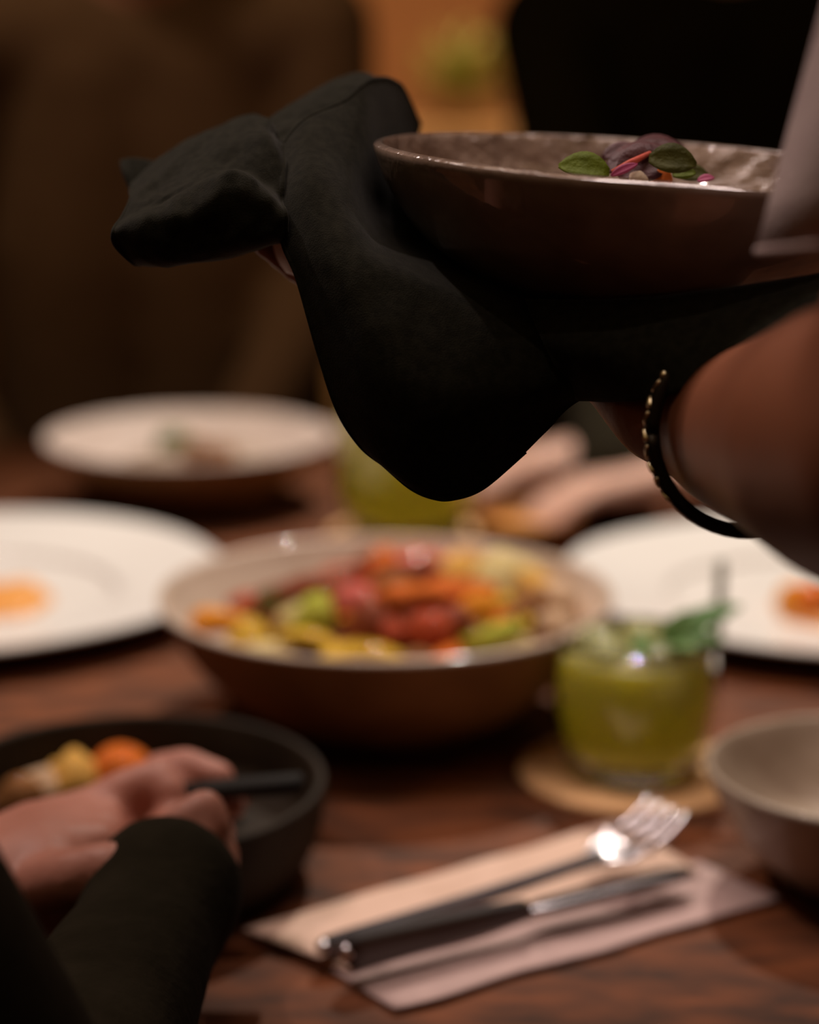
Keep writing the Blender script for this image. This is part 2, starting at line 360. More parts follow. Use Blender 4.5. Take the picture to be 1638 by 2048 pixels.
veg = [
 ('carrot_wedge', 462, 1258, .017, 'orange', 'wedge', .3, 'bright orange carrot wedge at the far left end of the central bowl'),
 ('pepper_piece', 515, 1222, .013, 'red', 'strip', .4, 'red pepper strip just above the bright orange wedge, left in the bowl'),
 ('squash_slice', 545, 1290, .015, 'pale_yellow', 'slice', .2, 'pale yellow squash slice at the lower left front of the central bowl'),
 ('green_leaf', 552, 1212, .010, 'green', 'lump', .2, 'dark green leafy bit behind the left squash pieces'),
 ('squash_chunk', 500, 1280, .012, 'yellow', 'lump', .9, 'deep yellow chunk under the bright orange wedge'),
 ('courgette_chunk', 632, 1240, .013, 'lime', 'lump', .5, 'yellow-green courgette chunk left of the pink radish'),
 ('squash_cube', 588, 1245, .010, 'pale_yellow', 'lump', .1, 'small pale cube between courgette chunk and left squash slice'),
 ('yellow_pepper', 622, 1288, .014, 'yellow', 'strip', -.2, 'yellow pepper strip at the front below the courgette chunk'),
 ('yellow_pepper', 710, 1296, .017, 'yellow', 'strip', .1, 'long yellow pepper strip at the front edge below the radish'),
 ('radish', 712, 1215, .0145, 'pink', 'round', 0, 'round pink radish in the middle of the vegetables'),
 ('beet_chunk', 742, 1255, .014, 'maroon', 'lump', .4, 'dark maroon beet chunk right below the pink radish'),
 ('red_pepper', 640, 1190, .018, 'maroon', 'strip', .4, 'dark red pepper strip behind the courgette chunk'),
 ('red_pepper', 580, 1196, .014, 'maroon', 'strip', .1, 'dark red pepper strip at the upper left of the heap'),
 ('red_pepper', 700, 1158, .016, 'red', 'strip', .5, 'red-brown pepper strip behind the radish'),
 ('carrot_chunk', 768, 1142, .015, 'deep_orange', 'lump', .5, 'rusty orange chunk at the back top of the heap'),
 ('beet_chunk', 735, 1125, .013, 'maroon', 'lump', .1, 'maroon beet chunk at the back peak of the heap'),
 ('brown_mushroom', 790, 1190, .015, 'brown', 'lump', .4, 'tan brown mushroom piece just right of the radish'),
 ('onion_petal', 852, 1128, .017, 'pink', 'petal', .3, 'pinkish onion petal at the back of the heap'),
 ('onion_petal', 898, 1146, .014, 'pink', 'petal', .9, 'second pinkish onion petal nearer the yellow chunk'),
 ('beet_chunk', 842, 1172, .015, 'maroon', 'lump', .9, 'maroon beet chunk in front of the onion petals'),
 ('carrot_wedge', 842, 1226, .019, 'deep_orange', 'wedge', .6, 'deep orange carrot wedge at the centre right of the heap'),
 ('carrot_wedge', 925, 1192, .018, 'deep_orange', 'wedge', -.5, 'orange carrot wedge in front of the yellow chunk'),
 ('carrot_chunk', 960, 1222, .012, 'orange', 'lump', -.5, 'small orange chunk beside the lime slice'),
 ('tomato_half', 862, 1268, .014, 'red', 'round', 0, 'red tomato half at the front centre of the bowl'),
 ('beet_chunk', 905, 1250, .012, 'maroon', 'lump', 0, 'maroon chunk between tomato half and orange front chunk'),
 ('carrot_chunk', 915, 1292, .014, 'deep_orange', 'wedge', 1.2, 'burnt orange piece at the front edge right of centre'),
 ('brown_mushroom', 848, 1308, .011, 'brown', 'lump', 1.2, 'small brown piece at the very front of the bowl'),
 ('squash_chunk', 950, 1140, .017, 'golden', 'lump', .2, 'golden squash chunk at the back right of the heap'),
 ('squash_chunk', 1040, 1165, .021, 'pale_yellow', 'lump', .2, 'large pale yellow squash chunk at the right back'),
 ('squash_chunk', 1085, 1180, .015, 'golden', 'lump', .8, 'golden chunk right of the pale squash'),
 ('lime_slice', 985, 1272, .018, 'lime', 'slice', .4, 'lime green slice at the front right of the bowl'),
 ('squash_slice', 1030, 1284, .012, 'pale_yellow', 'slice', .1, 'pale slice touching the lime slice'),
 ('brown_mushroom', 1070, 1228, .015, 'brown', 'lump', .5, 'brown mushroom piece below the golden chunk'),
 ('bean_heap_piece', 1110, 1256, .011, 'beige', 'lump', .5, 'beige piece near the right rim of the central bowl'),
 ('bread_piece', 1152, 1222, .017, 'beige', 'lump', .3, 'beige bread piece leaning at the right end of the bowl'),
]
for i, (nm, px, py, s, m, sh, rz, lab) in enumerate(veg):
    p = onm(FM, px, py, s*.35)
    # keep the piece inside the rim
    d = Vector((p.x-CBX, p.y-CBY)); lim = .117-s
    if d.length > lim: d *= lim/d.length; p.x = CBX+d.x; p.y = CBY+d.y
    chunk(nm, p, s, M[m], lab, VG, sh, i+1, rz)

rg = random.Random(5); used = set()
for i in range(70):
    px = 500+rg.random()*590; py = 1140+rg.random()*170
    if ((px-780)/330)**2+((py-1212)/105)**2 > 1: continue
    q = onm(FM, px, py, .003)
    if math.hypot(q.x-CBX, q.y-CBY) > .098: continue
    k = rg.choice(['maroon', 'maroon', 'brown', 'red', 'deep_orange', 'orange', 'yellow']); sh = rg.choice(['lump', 'strip', 'wedge'])
    zone = ('far left', 'left', 'middle', 'right', 'far right')[min(4, int((px-500)/118))]+' '+('back', 'centre', 'front')[min(2, int((py-1115)/64))]
    p = onm(FM, px, py, .003)
    lab = 'small %s %s of vegetable at the %s of the central bowl' % (k.replace('_', ' '), {'lump': 'cube', 'strip': 'strip', 'wedge': 'wedge'}[sh], zone)
    if lab in used: continue
    used.add(lab); chunk('diced_vegetable', p, rg.uniform(.006, .010), M[k], 'small %s %s of vegetable at the %s of the central bowl' % (k.replace('_', ' '), {'lump': 'cube', 'strip': 'strip', 'wedge': 'wedge'}[sh], zone), 'diced pieces in the central bowl', sh, 300+i, rg.uniform(0, 3))

# back bowl
bb = base(380, 880, .055)
dish('soup_bowl', 'wide cream bowl with a pale dip and green garnish, far left at the back', 'bowl', (bb.x, bb.y, TT),
     [(0, 0), (.045, 0), (.055, .002), (.087, .022), (.111, .042), (.124, .058)], [(.1235, .060), (.120, .059), (.104, .044), (.08, .026), (.04, .018), (0, .017)], M['cream'], M['sand_out'], .006, 8)
FB = mound(bb.x+.01, bb.y-.01, TT+.030, .090, .020)
moundobj('creamy_dip', FB, bb.x+.01, bb.y-.01, .070, M['dip'], 'smooth pale beige dip spread in the back cream bowl', 'food')
for k, (px, py, s, m, lab) in enumerate(((345, 888, .013, 'green', 'dark green garnish sprig on the dip in the back bowl'), (392, 905, .012, 'brown', 'brown crumb in the middle of the back bowl'),
                                         (440, 902, .012, 'brown', 'brown crumb right of the green garnish'), (352, 862, .017, 'lime', 'pale green topping piece behind the dark sprig'))):
    chunk('garnish', onm(FB, px, py, s*.4), s, M[m] if k < 3 else M['pale_yellow'], lab, 'garnish in the back bowl', 'lump', 70+k, .3*k, 'garnish')

# white plates
def plate(px, py, R, label, seed, z=0):
    p = base(px, py, .018)
    return dish('dinner_plate', label, 'plate', (p.x, p.y, TT+z), [(0, 0), (.085, 0), (.10, .003), (.14*R/.18, .012), (R-.006, .021), (R, .0235)],
                [(R-.001, .0255), (R-.006, .0255), (R*.80, .018), (R*.60, .013), (R*.52, .0065), (0, .006)], M['white'], M['white'], .035, seed), p
pl, pc = plate(-78, 1168, .186, 'white organic-rimmed plate with an orange smear, cut by the left edge', 5)
pr, pd = plate(1640, 1172, .178, 'white organic-rimmed plate with orange food, behind the green drink at right', 11)
def smear(name, p, rx, ry, label, m, seed):
    bm = bmesh.new(); lathe(bm, smoothprof([(0, .010), (.5, .0085), (.85, .005), (1, 0)]), 40, .30, seed, zw=0)
    for v in bm.verts: v.co.x *= rx; v.co.y *= ry; v.co.z += .0012*noise.noise(Vector((v.co.x*80, v.co.y*80, seed)))
    o = fin(bm, name, m); o.location = p; return tag(o, label, 'food')
smear('orange_sauce', (atz(8, 1200, TT+.0075).x, atz(8, 1200, TT+.0075).y, TT+.0065), .030, .045, 'thin orange sauce smear on the left white plate', M['orange_sauce'], 4)
smear('orange_sauce', (atz(1628, 1214, TT+.0075).x, atz(1628, 1214, TT+.0075).y, TT+.0065), .030, .045, 'orange sauce pool on the right white plate', M['orange_sauce'], 9)
for k, (px, py, s, m, lab) in enumerate(((1632, 1206, .016, 'deep_orange', 'rusty orange chunk lying in the sauce on the right plate'), (1590, 1200, .013, 'orange', 'orange chunk at the left of the food on the right plate'))):
    p = atz(px, py, TT+.016); chunk('squash_piece', p, s, M[m], lab, 'food on the right plate', 'lump', 50+k, .4)

# dark stoneware bowl at the lower left
db = base(255, 1572, .045)
dish('stoneware_bowl', 'black stoneware bowl of fried pieces beside the hands at lower left', 'bowl', (db.x, db.y, TT),
     [(0, 0), (.07, 0), (.082, .004), (.092, .022), (.095, .042), (.0955, .047)], [(.0945, .049), (.091, .048), (.088, .036), (.084, .022), (.06, .016), (0, .015)], M['black_clay'], M['black_clay'], .006, 4)
FD = mound(db.x, db.y, TT+.018, .08, .010)
DG = 'fried food pieces in the black bowl'
fd = [('fritter', 112, 1538, .016, 'golden', 'lump', 'golden fried ball at the left of the black bowl'),
      ('fritter', 78, 1500, .012, 'brown', 'lump', 'brown fried piece behind the golden ball'),
      ('fritter', 140, 1505, .010, 'deep_orange', 'lump', 'small orange fried piece behind the golden ball'),
      ('fritter', 85, 1580, .011, 'beige', 'lump', 'small beige crumb in front of the golden ball'),
      ('fritter', 34, 1596, .012, 'brown', 'lump', 'brown crumb near the left edge of the photo'),
      ('tomato', 235, 1525, .017, 'deep_orange', 'round', 'orange-red tomato above the knuckles'),
      ('tomato', 268, 1500, .010, 'red', 'round', 'small red tomato behind the orange-red one'),
      ('herb_leaf', 172, 1508, .010, 'green', 'lump', 'dark green herb bit between fritter and tomato'),
      ('cabbage_piece', 322, 1490, .015, 'pale_yellow', 'strip', 'pale yellow-green cabbage strip at the back of the black bowl'),
      ('cabbage_piece', 375, 1500, .012, 'golden', 'strip', 'golden strip at the right of the pale cabbage'),
      ('cabbage_piece', 300, 1478, .011, 'lime', 'strip', 'lime green strip at the back of the black bowl'),
      ('onion_ring', 215, 1472, .010, 'cream_food', 'petal', 'pale onion piece near the back rim of the black bowl'),
      ('squash_bite', 352, 1622, .012, 'yellow', 'lump', 'yellow bite seen between the fingers'),
      ('berry', 462, 1598, .008, 'red', 'round', 'small red berry under the dark utensil handle')]
for i, (nm, px, py, s, m, sh, lab) in enumerate(fd):
    p = onm(FD, px, py, s*.45)
    d = Vector((p.x-db.x, p.y-db.y)); lim = .080-s
    if d.length > lim: d *= lim/d.length; p.x = db.x+d.x; p.y = db.y+d.y
    chunk(nm, p, s, M[m], lab, DG, sh, 100+i, .3*i)

# grey-beige bowl at the right edge
gb = base(1725, 1545, .055)
dish('rice_bowl', 'grey-beige bowl cut by the right edge, beside the paper napkin', 'bowl', (gb.x, gb.y, TT),
     [(0, 0), (.030, 0), (.036, .003), (.058, .024), (.070, .046), (.074, .056)], [(.0735, .058), (.070, .057), (.060, .040), (.045, .024), (.02, .018), (0, .017)], M['grey_bowl'], M['grey_bowl'], .008, 6)
chunk('dark_morsel', (gb.x-.005, gb.y-.035, TT+.036), .014, M['maroon'], 'dark morsel inside the bowl at the right edge', None, 'lump', 5, .3, 'food')

# ------------------------------------------------------------------ green drinks
def drink(px, py, label, R, H, grp, with_straw):
    p = atz(px, py, TT+.005)
    CR = R*1.38 if with_straw else R*1.15; co = root('coaster', (p.x, p.y, TT), 'round pale wooden coaster under the %s' % ('front green drink' if with_straw else 'back green drink'), 'coaster')
    bm = bmesh.new(); lathe(bm, [(0, 0), (CR-.001, 0), (CR, .001), (CR, .004), (CR-.001, .005), (R*.9, .0042), (0, .0042)], 64); fin(bm, 'disc', M['coaster'], co)
    t = root('drink_glass', (p.x, p.y, TT+.0052), label, 'drink', grp)
    o = [(0, 0), (R*.66, 0), (R*.82, .006), (R*.95, .024), (R, .042), (R*.985, H*.75), (R*.93, H)]
    i_ = [(R*.93-.0015, H+.0006), (R*.93-.003, H-.001), (R*.985-.003, H*.75), (R-.003, .042), (R*.95-.003, .025), (R*.78, .012), (R*.6, .009), (0, .009)]
    bm = bmesh.new(); lathe(bm, smoothprof(o)+smoothprof(i_), 72); fin(bm, 'glass', M['glass'], t)
    e = .0006
    l = [(0, .009+e), (R*.6, .009+e), (R*.78-e, .012+e), (R*.95-.003-e, .025), (R-.003-e, .042), (R*.985-.003-e, H*.75), (R*.95-.003-e, H*.90)]
    bm = bmesh.new(); lathe(bm, smoothprof(l)+[(R*.8, H*.91), (R*.5, H*.915), (0, H*.92)], 64); fin(bm, 'liquid', M['drink'], t)
    for k in range(5):
        bm = bmesh.new(); a = k*1.3; box(bm, (R*.5*math.cos(a), R*.5*math.sin(a), H*.90), (.020, .021, .019), a, .003)
        fin(bm, 'ice_cube', M['ice'], t)
    return p, t
gp, gt = drink(1266, 1536, 'green drink in a rounded tumbler with herb leaves on a pale coaster', .0455, .074, 'green drinks', True)
drink(815, 1066, 'second green drink, blurred behind the central bowl under the cloth', .056, .118, 'green drinks', False)
# herb sprig and thin straw in the front drink
top = V0 = Vector((gp.x+.012, gp.y-.012, TT+.0052+.066))
hs = root('herb_sprig', top, 'mint sprig with long green leaves leaning in the front green drink', 'herb')
for k, (d, L, W) in enumerate((((.75, .05, .48), .048, .0085), ((-.6, -.55, .22), .024, .008), ((.9, .25, .12), .036, .009), ((.45, -.6, .25), .026, .007), ((.6, .1, .9), .026, .006))):
    bm = bmesh.new(); leafmesh(bm, Vector((0, 0, .006)), Vector(d), Vector((0, -.4, 1)), L, W, .25); solid(fin(bm, 'leaf', M['leaf'], hs), .0006)
bm = bmesh.new(); tube(bm, [(0, 0, -.01), (.0, 0, 0), (.006, 0, .012)], .0012, 8); fin(bm, 'stem', M['leaf'], hs)
s0 = atd(1408, 1390, 1.13); s1 = atd(1443, 1120, 1.13)
bm = bmesh.new(); tube(bm, [(0, 0, 0), (s1-s0)*.5+Vector((.003, 0, 0)), (s1-s0)], .0030, 12)
st = fin(bm, 'drinking_straw', mat('clear_green_straw', (.20, .20, .13), .3, .5, trans=.3)); st.location = s0
tag(st, 'thin grey-green straw standing up at the right side of the front drink', 'straw')

# small brown sauce dish at the back
sd = base(1050, 1040, .02)
r = dish('sauce_dish', 'small brown sauce dish before the far hand, behind the central bowl', 'dish', (sd.x, sd.y, TT), [(0, 0), (.028, 0), (.034, .004), (.042, .02), (.043, .024)], [(.042, .025), (.039, .022), (.03, .010), (0, .008)], M['brown'], M['sand_out'], .01, 6)
bm = bmesh.new(); lathe(bm, [(0, .0165), (.034, .016)], 32); fo = fin(bm, 'sauce', M['orange_sauce']); fo.location = (sd.x, sd.y, TT); tag(fo, 'orange-brown sauce filling the small brown dish', 'food')

# ------------------------------------------------------------------ paper napkin, knife, fork
def sheet(name, corners, z, m, parent, t=.0012, seed=0, wav=.0025):
    A, B, Cc, D = [atz(x, y, TT) for x, y in corners]; bm = bmesh.new(); n = 28; V = []
    for j in range(n+1):
        V.append([])
        for i in range(n+1):
            u, v = i/n, j/n; p = (A*(1-u)+D*u)*(1-v)+(B*(1-u)+Cc*u)*v
            e = wav*noise.noise(Vector((u*5, seed, 0)))*(1-2*v)+0
            p = Vector((p.x, p.y+e, TT+z+.0008*noise.noise(Vector((p.x*25, p.y*25, seed)))+.0008)); V[-1].append(bm.verts.new(p))
    for j in range(n):
        for i in range(n): bm.faces.new((V[j][i], V[j][i+1], V[j+1][i+1], V[j+1][i]))
    o = fin(bm, name, m, parent); return solid(o, t, 1)
pn = root('paper_napkin', (0, 0, 0), 'folded pale paper napkin under the knife and fork at the front right', 'napkin')
sheet('lower_layer', [(600, 1912), (792, 2030), (1560, 1808), (1395, 1735)], .0012, M['paper2'], pn, seed=1, wav=.004)
sheet('upper_layer', [(487, 1880), (700, 1962), (1395, 1760), (1240, 1662)], .0036, M['paper'], pn, seed=2, wav=.004)
TZ = TT+.0068
def utensil_frame(p0, p1):
    d = (p1-p0); d.z = 0; L = d.length; return L, math.atan2(d.y, d.x)
def bar(bm, pts, w_, h_, bev=.25):
    rings = []
    for (p, ww, hh) in zip(pts, w_, h_):
        x, y, z = p; q = min(ww, hh)*bev
        rings.append([bm.verts.new((x, y+a, z+b)) for a, b in ((-ww+q, -hh), (ww-q, -hh), (ww, -hh+q), (ww, hh-q), (ww-q, hh), (-ww+q, hh), (-ww, hh-q), (-ww, -hh+q))])
    for a, b in zip(rings, rings[1:]):
        for k in range(8): bm.faces.new((a[k], a[(k+1) % 8], b[(k+1) % 8], b[k]))
    bm.faces.new(rings[0][::-1]); bm.faces.new(rings[-1])
# knife
k0 = atz(690, 1915, TZ+.008); k1 = atz(1385, 1757, TZ+.004); L, a = utensil_frame(k0, k1)
kn = root('table_knife', (k0.x, k0.y, TZ+.002), 'dark steel table knife with round-ended handle, in front of the fork on the napkin', 'knife', rot=(0, 0, a))
bm = bmesh.new(); hl = L*.50
bar(bm, [(x*hl, 0, .0075) for x in (0, .01, .03, .07, .2, .5, .8, .95, 1)], [.0022, .0036, .0042, .0045, .0045, .0043, .0042, .0040, .004], [.003, .0055, .0070, .0074, .0072, .0064, .0054, .0044, .0035]); fin(bm, 'handle', M['gunmetal_dark'], kn, False)
bm = bmesh.new(); V = []
for i in range(25):
    t = i/24; x = hl+(L-hl)*t; hw = .0085*min(1, .45+t*5)*(1 if t < .8 else math.sqrt(max(.02, 1-((t-.8)/.2)**2)))
    V.append([bm.verts.new((x, -hw+.002, .0055)), bm.verts.new((x, .001, .0067)), bm.verts.new((x, hw, .0067)), bm.verts.new((x, hw, .0050)), bm.verts.new((x, .001, .0048))])
for q, s in zip(V, V[1:]):
    for k in range(5): bm.faces.new((q[k], q[(k+1) % 5], s[(k+1) % 5], s[k]))
bm.faces.new(V[0]); bm.faces.new(V[-1][::-1]); fin(bm, 'blade', M['gunmetal'], kn)
bm = bmesh.new(); ball(bm, (.001, 0, .0085), .0042, (.8, 1, .9)); fin(bm, 'end_cap', M['steel'], kn)  # added bright ball imitating the glint on the knife handle end
# fork, neck resting on the knife, head raised
f0 = atz(642, 1890, TZ+.006); f1 = atz(1340, 1622, TZ+.026); L, a = utensil_frame(f0, atz(1215, 1718, TZ+.01))
fk = root('dinner_fork', (f0.x, f0.y, TZ), 'steel dinner fork with bright raised tines, behind the knife on the napkin', 'fork', rot=(0, 0, a))
bm = bmesh.new()
bar(bm, [(x*L, 0, z) for x, z in ((0, .0045), (.01, .0045), (.03, .0045), (.07, .0048), (.25, .0060), (.5, .0078), (.7, .0095), (.85, .0110), (.93, .0115), (1, .0115))], [.0025, .0038, .0045, .0046, .0042, .0036, .0032, .0032, .0045, .0080], [.0015, .0028, .0034, .0034, .003, .0026, .0024, .0022, .0018, .0012]); fin(bm, 'handle', M['gunmetal'], fk, False)
bm = bmesh.new(); ball(bm, (.001, 0, .0050), .0040, (.8, 1, .8)); fin(bm, 'end_cap', M['steel'], fk)  # the fork handle's end highlight, modelled as a bright ball
hd = atz(1340, 1632, TZ+.022)-f0; hd = Matrix.Rotation(-a, 3, 'Z') @ hd; hd.z = .026
h0 = Vector((L, 0, .0115)); dv = (hd-h0); hl = dv.length; dv.normalize(); sv = dv.cross(Vector((0, 0, 1))).normalized(); nv = sv.cross(dv)
bm = bmesh.new(); rows = []
for i in range(7):
    t = i/6*.45; rows.append([h0-dv*.006+dv*(hl*t)+sv*(.0145*min(1, .50+t*2.2)*s)+nv*(.004*(abs(s)**2)-.003*math.sin(t*5)) for s in (-1, -.66, -.33, 0, .33, .66, 1)])
grid(bm, rows, 2, 2); hdo = solid(fin(bm, 'head', M['steel'], fk), .0018)
for k in range(4):
    s = -1+2*k/3; b0 = h0+dv*(hl*.42)+sv*(.0128*s)-nv*.002; bm = bmesh.new()
    tube(bm, [b0-dv*.004, b0+dv*hl*.18+nv*.0005, b0+dv*hl*.4+nv*.002, b0+dv*hl*.56+nv*.005], [.0023, .0023, .0020, .0010], 10, .7); fin(bm, 'tine', M['steel'], fk)

# ------------------------------------------------------------------ the bowl being carried
HB = atd(1287, 322, .715)
hb = dish('carried_bowl', 'taupe glazed bowl with leaves on top, held up in the black cloth', 'bowl', HB-Vector((0, 0, .056)),
     [(0, 0), (.030, 0), (.036, .0005), (.038, .004), (.060, .0125), (.080, .026), (.0925, .043), (.0975, .054)], [(.0978, .0562), (.0962, .0570), (.0940, .0560), (.089, .045), (.076, .029), (.05, .015), (0, .010)], M['taupe_in'], M['taupe'], .006, 12, rot=(R_(1.0), R_(3.6), 0)); hb.scale = (1.03, 1.03, 1.0)
# food under the leaves
def hm(x, y): d = math.hypot(x-HB.x-.0, y-HB.y)/.055; return HB.z-.034+.018*max(0, 1-d*d)+.003*noise.noise(Vector((x, y, 0))*70)
bm = bmesh.new(); rings = []
for j in range(15):
    rr = .056*j/14; rings.append([bm.verts.new((rr*math.cos(k*math.pi/20), rr*math.sin(k*math.pi/20), hm(HB.x+rr*math.cos(k*math.pi/20), HB.y+rr*math.sin(k*math.pi/20))-HB.z)) for k in range(40)])
for a_, b_ in zip(rings, rings[1:]):
    for k in range(40): bm.faces.new((a_[k], a_[(k+1) % 40], b_[(k+1) % 40], b_[k]))
bm.faces.new(rings[0]); bmesh.ops.translate(bm, verts=bm.verts, vec=(0, 0, .0))
o = fin(bm, 'salad_base', M['dip']); o.location = HB; tag(o, 'pale creamy food under the leaves in the carried bowl', 'food')
gr = root('salad_leaves', HB+Vector((0, 0, -.016)), 'purple and green microgreens piled in the carried bowl', 'salad')
def lf(px, py, d, dirv, nrm, L, W, m, lab, curl=.25):
    bm = bmesh.new(); leafmesh(bm, atd(px, py, d)-gr.location, Vector(dirv), Vector(nrm), L, W, curl)
    o = solid(fin(bm, 'leaf', M[m], gr), .0006); o['label'] = lab; return o
lf(1218, 346, .690, (-1, -.05, .20), (.1, -.75, .6), .0175, .0056, 'leaf_lime', 'lime green oval leaf at the left')
lf(1298, 318, .695, (1, -.1, -.06), (0, -.8, .5), .0165, .0058, 'leaf_olive', 'olive green oval leaf in front')
lf(1212, 345, .705, (.9, .15, .42), (-.3, -.5, .8), .024, .0062, 'leaf_purple', 'purple leaf rising from the left')
lf(1262, 300, .720, (1, .1, -.04), (0, -.4, .9), .023, .0075, 'leaf_purple', 'purple leaf on top')
lf(1320, 292, .722, (.9, .0, -.5), (.3, -.5, .8), .013, .0055, 'leaf_purple', 'purple leaf folding down at the right')
lf(1235, 352, .700, (.8, .1, .3), (0, -.8, .6), .020, .0080, 'leaf_purple', 'dark purple leaf in the shade')
lf(1205, 318, .725, (.7, .1, .35), (0, -.6, .8), .013, .0032, 'leaf_purple', 'small reddish leaf at the back')
lf(1345, 350, .698, (.7, -.1, .1), (0, -.7, .7), .008, .003, 'leaf_lime', 'small lime green leaf')
lf(1355, 352, .715, (1, 0, .1), (0, -.7, .7), .011, .004, 'leaf_olive', 'small dark leaf at the right')
lf(1395, 362, .705, (1, 0, .25), (0, -.7, .7), .006, .0016, 'magenta', 'magenta petal')
lf(1222, 352, .692, (.9, 0, .45), (0, -.8, .5), .010, .0016, 'magenta', 'pinkish red stem')
bm = bmesh.new(); tube(bm, [atd(1225, 345, .696)-gr.location, atd(1262, 325, .694)-gr.location, atd(1300, 306, .700)-gr.location], [.0011, .0013, .0008], 10); o = fin(bm, 'stem', M['pink'], gr); o['label'] = 'pinkish pale leaf rib'
chunk('squash_cube', atd(1318, 360, .700), .0042, M['deep_orange'], 'small orange squash cube under the olive leaf in the carried bowl', None, 'lump', 31, .2)
chunk('cheese_crumb', atd(1276, 362, .696), .0035, M['cream_food'], 'white cheese crumb under the leaves in the carried bowl', None, 'lump', 32, .2, 'cheese')


# ------------------------------------------------------------------ black cloth napkin
cl = root('cloth_napkin', HB+Vector((-.09, 0, -.05)), 'black linen cloth draped over the carrying hand beneath the taupe bowl', 'napkin')
def patch(name, rows, m=M['cloth'], t=.0012, nu=9, nv=9, wr=.0016, wsc=55, seed=0, hem=None):
    bm = bmesh.new(); V = grid(bm, [[atd(*p)-cl.location for p in r] for r in rows], nu, nv, wr, wsc, seed)
    paths = []
    for h in (hem or ()):
        if h == 'top': paths.append([v.co.copy() for v in V[0]])
        if h == 'bottom': paths.append([v.co.copy() for v in V[-1]])
        if h == 'left': paths.append([r[0].co.copy() for r in V])
        if h == 'right': paths.append([r[-1].co.copy() for r in V])
    o = solid(fin(bm, name, m, cl), t)
    for p in paths:
        bm = bmesh.new(); tube(bm, p, .0011, 8); fin(bm, 'hem', M['cloth'], o)
    return o
# the long front drape hanging from the palm
patch('front_drape', [
 [(568, 290, .715), (612, 240, .72), (690, 203, .73), (742, 160, .745), (800, 172, .775), (838, 250, .80)],
 [(562, 380, .695), (620, 350, .688), (690, 345, .70), (745, 350, .725), (800, 350, .765), (850, 350, .80)],
 [(566, 480, .685), (650, 480, .672), (730, 480, .68), (810, 480, .735), (920, 500, .745), (1050, 560, .755)],
 [(597, 560, .68), (700, 575, .664), (840, 585, .668), (1000, 610, .676), (1180, 625, .682), (1400, 625, .69)],
 [(640, 710, .68), (745, 735, .660), (860, 760, .655), (990, 765, .658), (1160, 740, .668), (1370, 700, .685)],
 [(678, 822, .683), (755, 850, .668), (850, 875, .662), (950, 875, .665), (1050, 840, .670), (1165, 795, .678)],
 [(722, 890, .685), (775, 928, .676), (835, 950, .672), (920, 955, .672), (1000, 925, .675), (1095, 858, .678)],
 [(765, 925, .686), (820, 972, .680), (865, 993, .677), (905, 996, .677), (965, 974, .678), (1050, 902, .679)]],
 wr=.0011, wsc=38, seed=2, hem=('top', 'left', 'bottom'), nu=11, nv=9)
# fold that stands up behind the left rim
patch('back_fold', [
 [(560, 330, .76), (610, 270, .81), (690, 225, .83), (745, 220, .83), (800, 250, .83)],
 [(548, 262, .755), (600, 215, .79), (680, 180, .805), (735, 172, .805), (790, 200, .80)],
 [(535, 242, .748), (600, 201, .77), (682, 156, .78), (735, 150, .775), (778, 170, .77)],
 [(548, 262, .735), (592, 228, .742), (665, 190, .748), (710, 180, .75), (750, 168, .752)],
 [(566, 300, .722), (606, 262, .728), (668, 228, .735), (712, 214, .742), (748, 195, .748)]], wr=.0036, wsc=70, seed=5, hem=())
# the left lobe wrapped round the fingertips
patch('left_fold', [
 [(300, 440, .79), (350, 400, .80), (420, 340, .80), (500, 310, .80), (545, 320, .78), (572, 340, .76)],
 [(268, 372, .755), (318, 322, .765), (400, 272, .77), (475, 243, .765), (528, 242, .755), (572, 295, .735)],
 [(262, 402, .715), (318, 352, .72), (395, 300, .72), (475, 268, .715), (530, 275, .708), (566, 335, .700)],
 [(248, 432, .700), (310, 400, .700), (385, 362, .697), (465, 338, .694), (525, 360, .690), (562, 400, .690)],
 [(228, 464, .690), (300, 428, .683), (385, 385, .680), (470, 356, .678), (530, 385, .678), (566, 425, .682)],
 [(238, 492, .692), (305, 482, .681), (390, 462, .677), (472, 445, .677), (530, 452, .679), (568, 465, .684)],
 [(272, 526, .700), (335, 531, .694), (430, 516, .692), (505, 502, .692), (545, 491, .693), (572, 486, .695)],
 [(300, 510, .745), (350, 505, .75), (430, 490, .75), (500, 470, .75), (545, 460, .745), (575, 455, .74)]], wr=.0048, wsc=62, seed=9, hem=('left', 'right'), nu=9, nv=7)
patch('corner_fold', [
 [(240, 322, .765), (262, 317, .767), (300, 322, .770), (340, 330, .775)],
 [(245, 345, .760), (268, 350, .762), (300, 350, .765), (340, 350, .770)],
 [(262, 385, .757), (275, 390, .757), (300, 380, .760), (340, 380, .765)]], wr=.001, seed=3, nu=6, nv=6)
patch('right_fold', [  # added dark sheet standing in for shade under the bowl and on the wrist
 [(1050, 600, .672), (1250, 600, .655), (1450, 578, .644), (1640, 548, .640), (1760, 525, .64)],
 [(1090, 690, .660), (1250, 700, .640), (1430, 680, .625), (1560, 650, .615), (1700, 615, .612)],
 [(1150, 800, .678), (1290, 800, .640), (1410, 765, .618), (1520, 715, .605), (1650, 650, .595)]], wr=.001, seed=13, nu=7, nv=7)
pf = patch('pale_underside', [
 [(535, 482, .728), (552, 482, .715), (578, 482, .704)],
 [(545, 515, .728), (562, 515, .715), (584, 515, .703)],
 [(566, 543, .728), (580, 545, .715), (596, 552, .703)]], m=M['cream'], wr=.0006, nu=6, nv=6)
pf['label'] = 'pale strip showing between two folds of the black cloth'

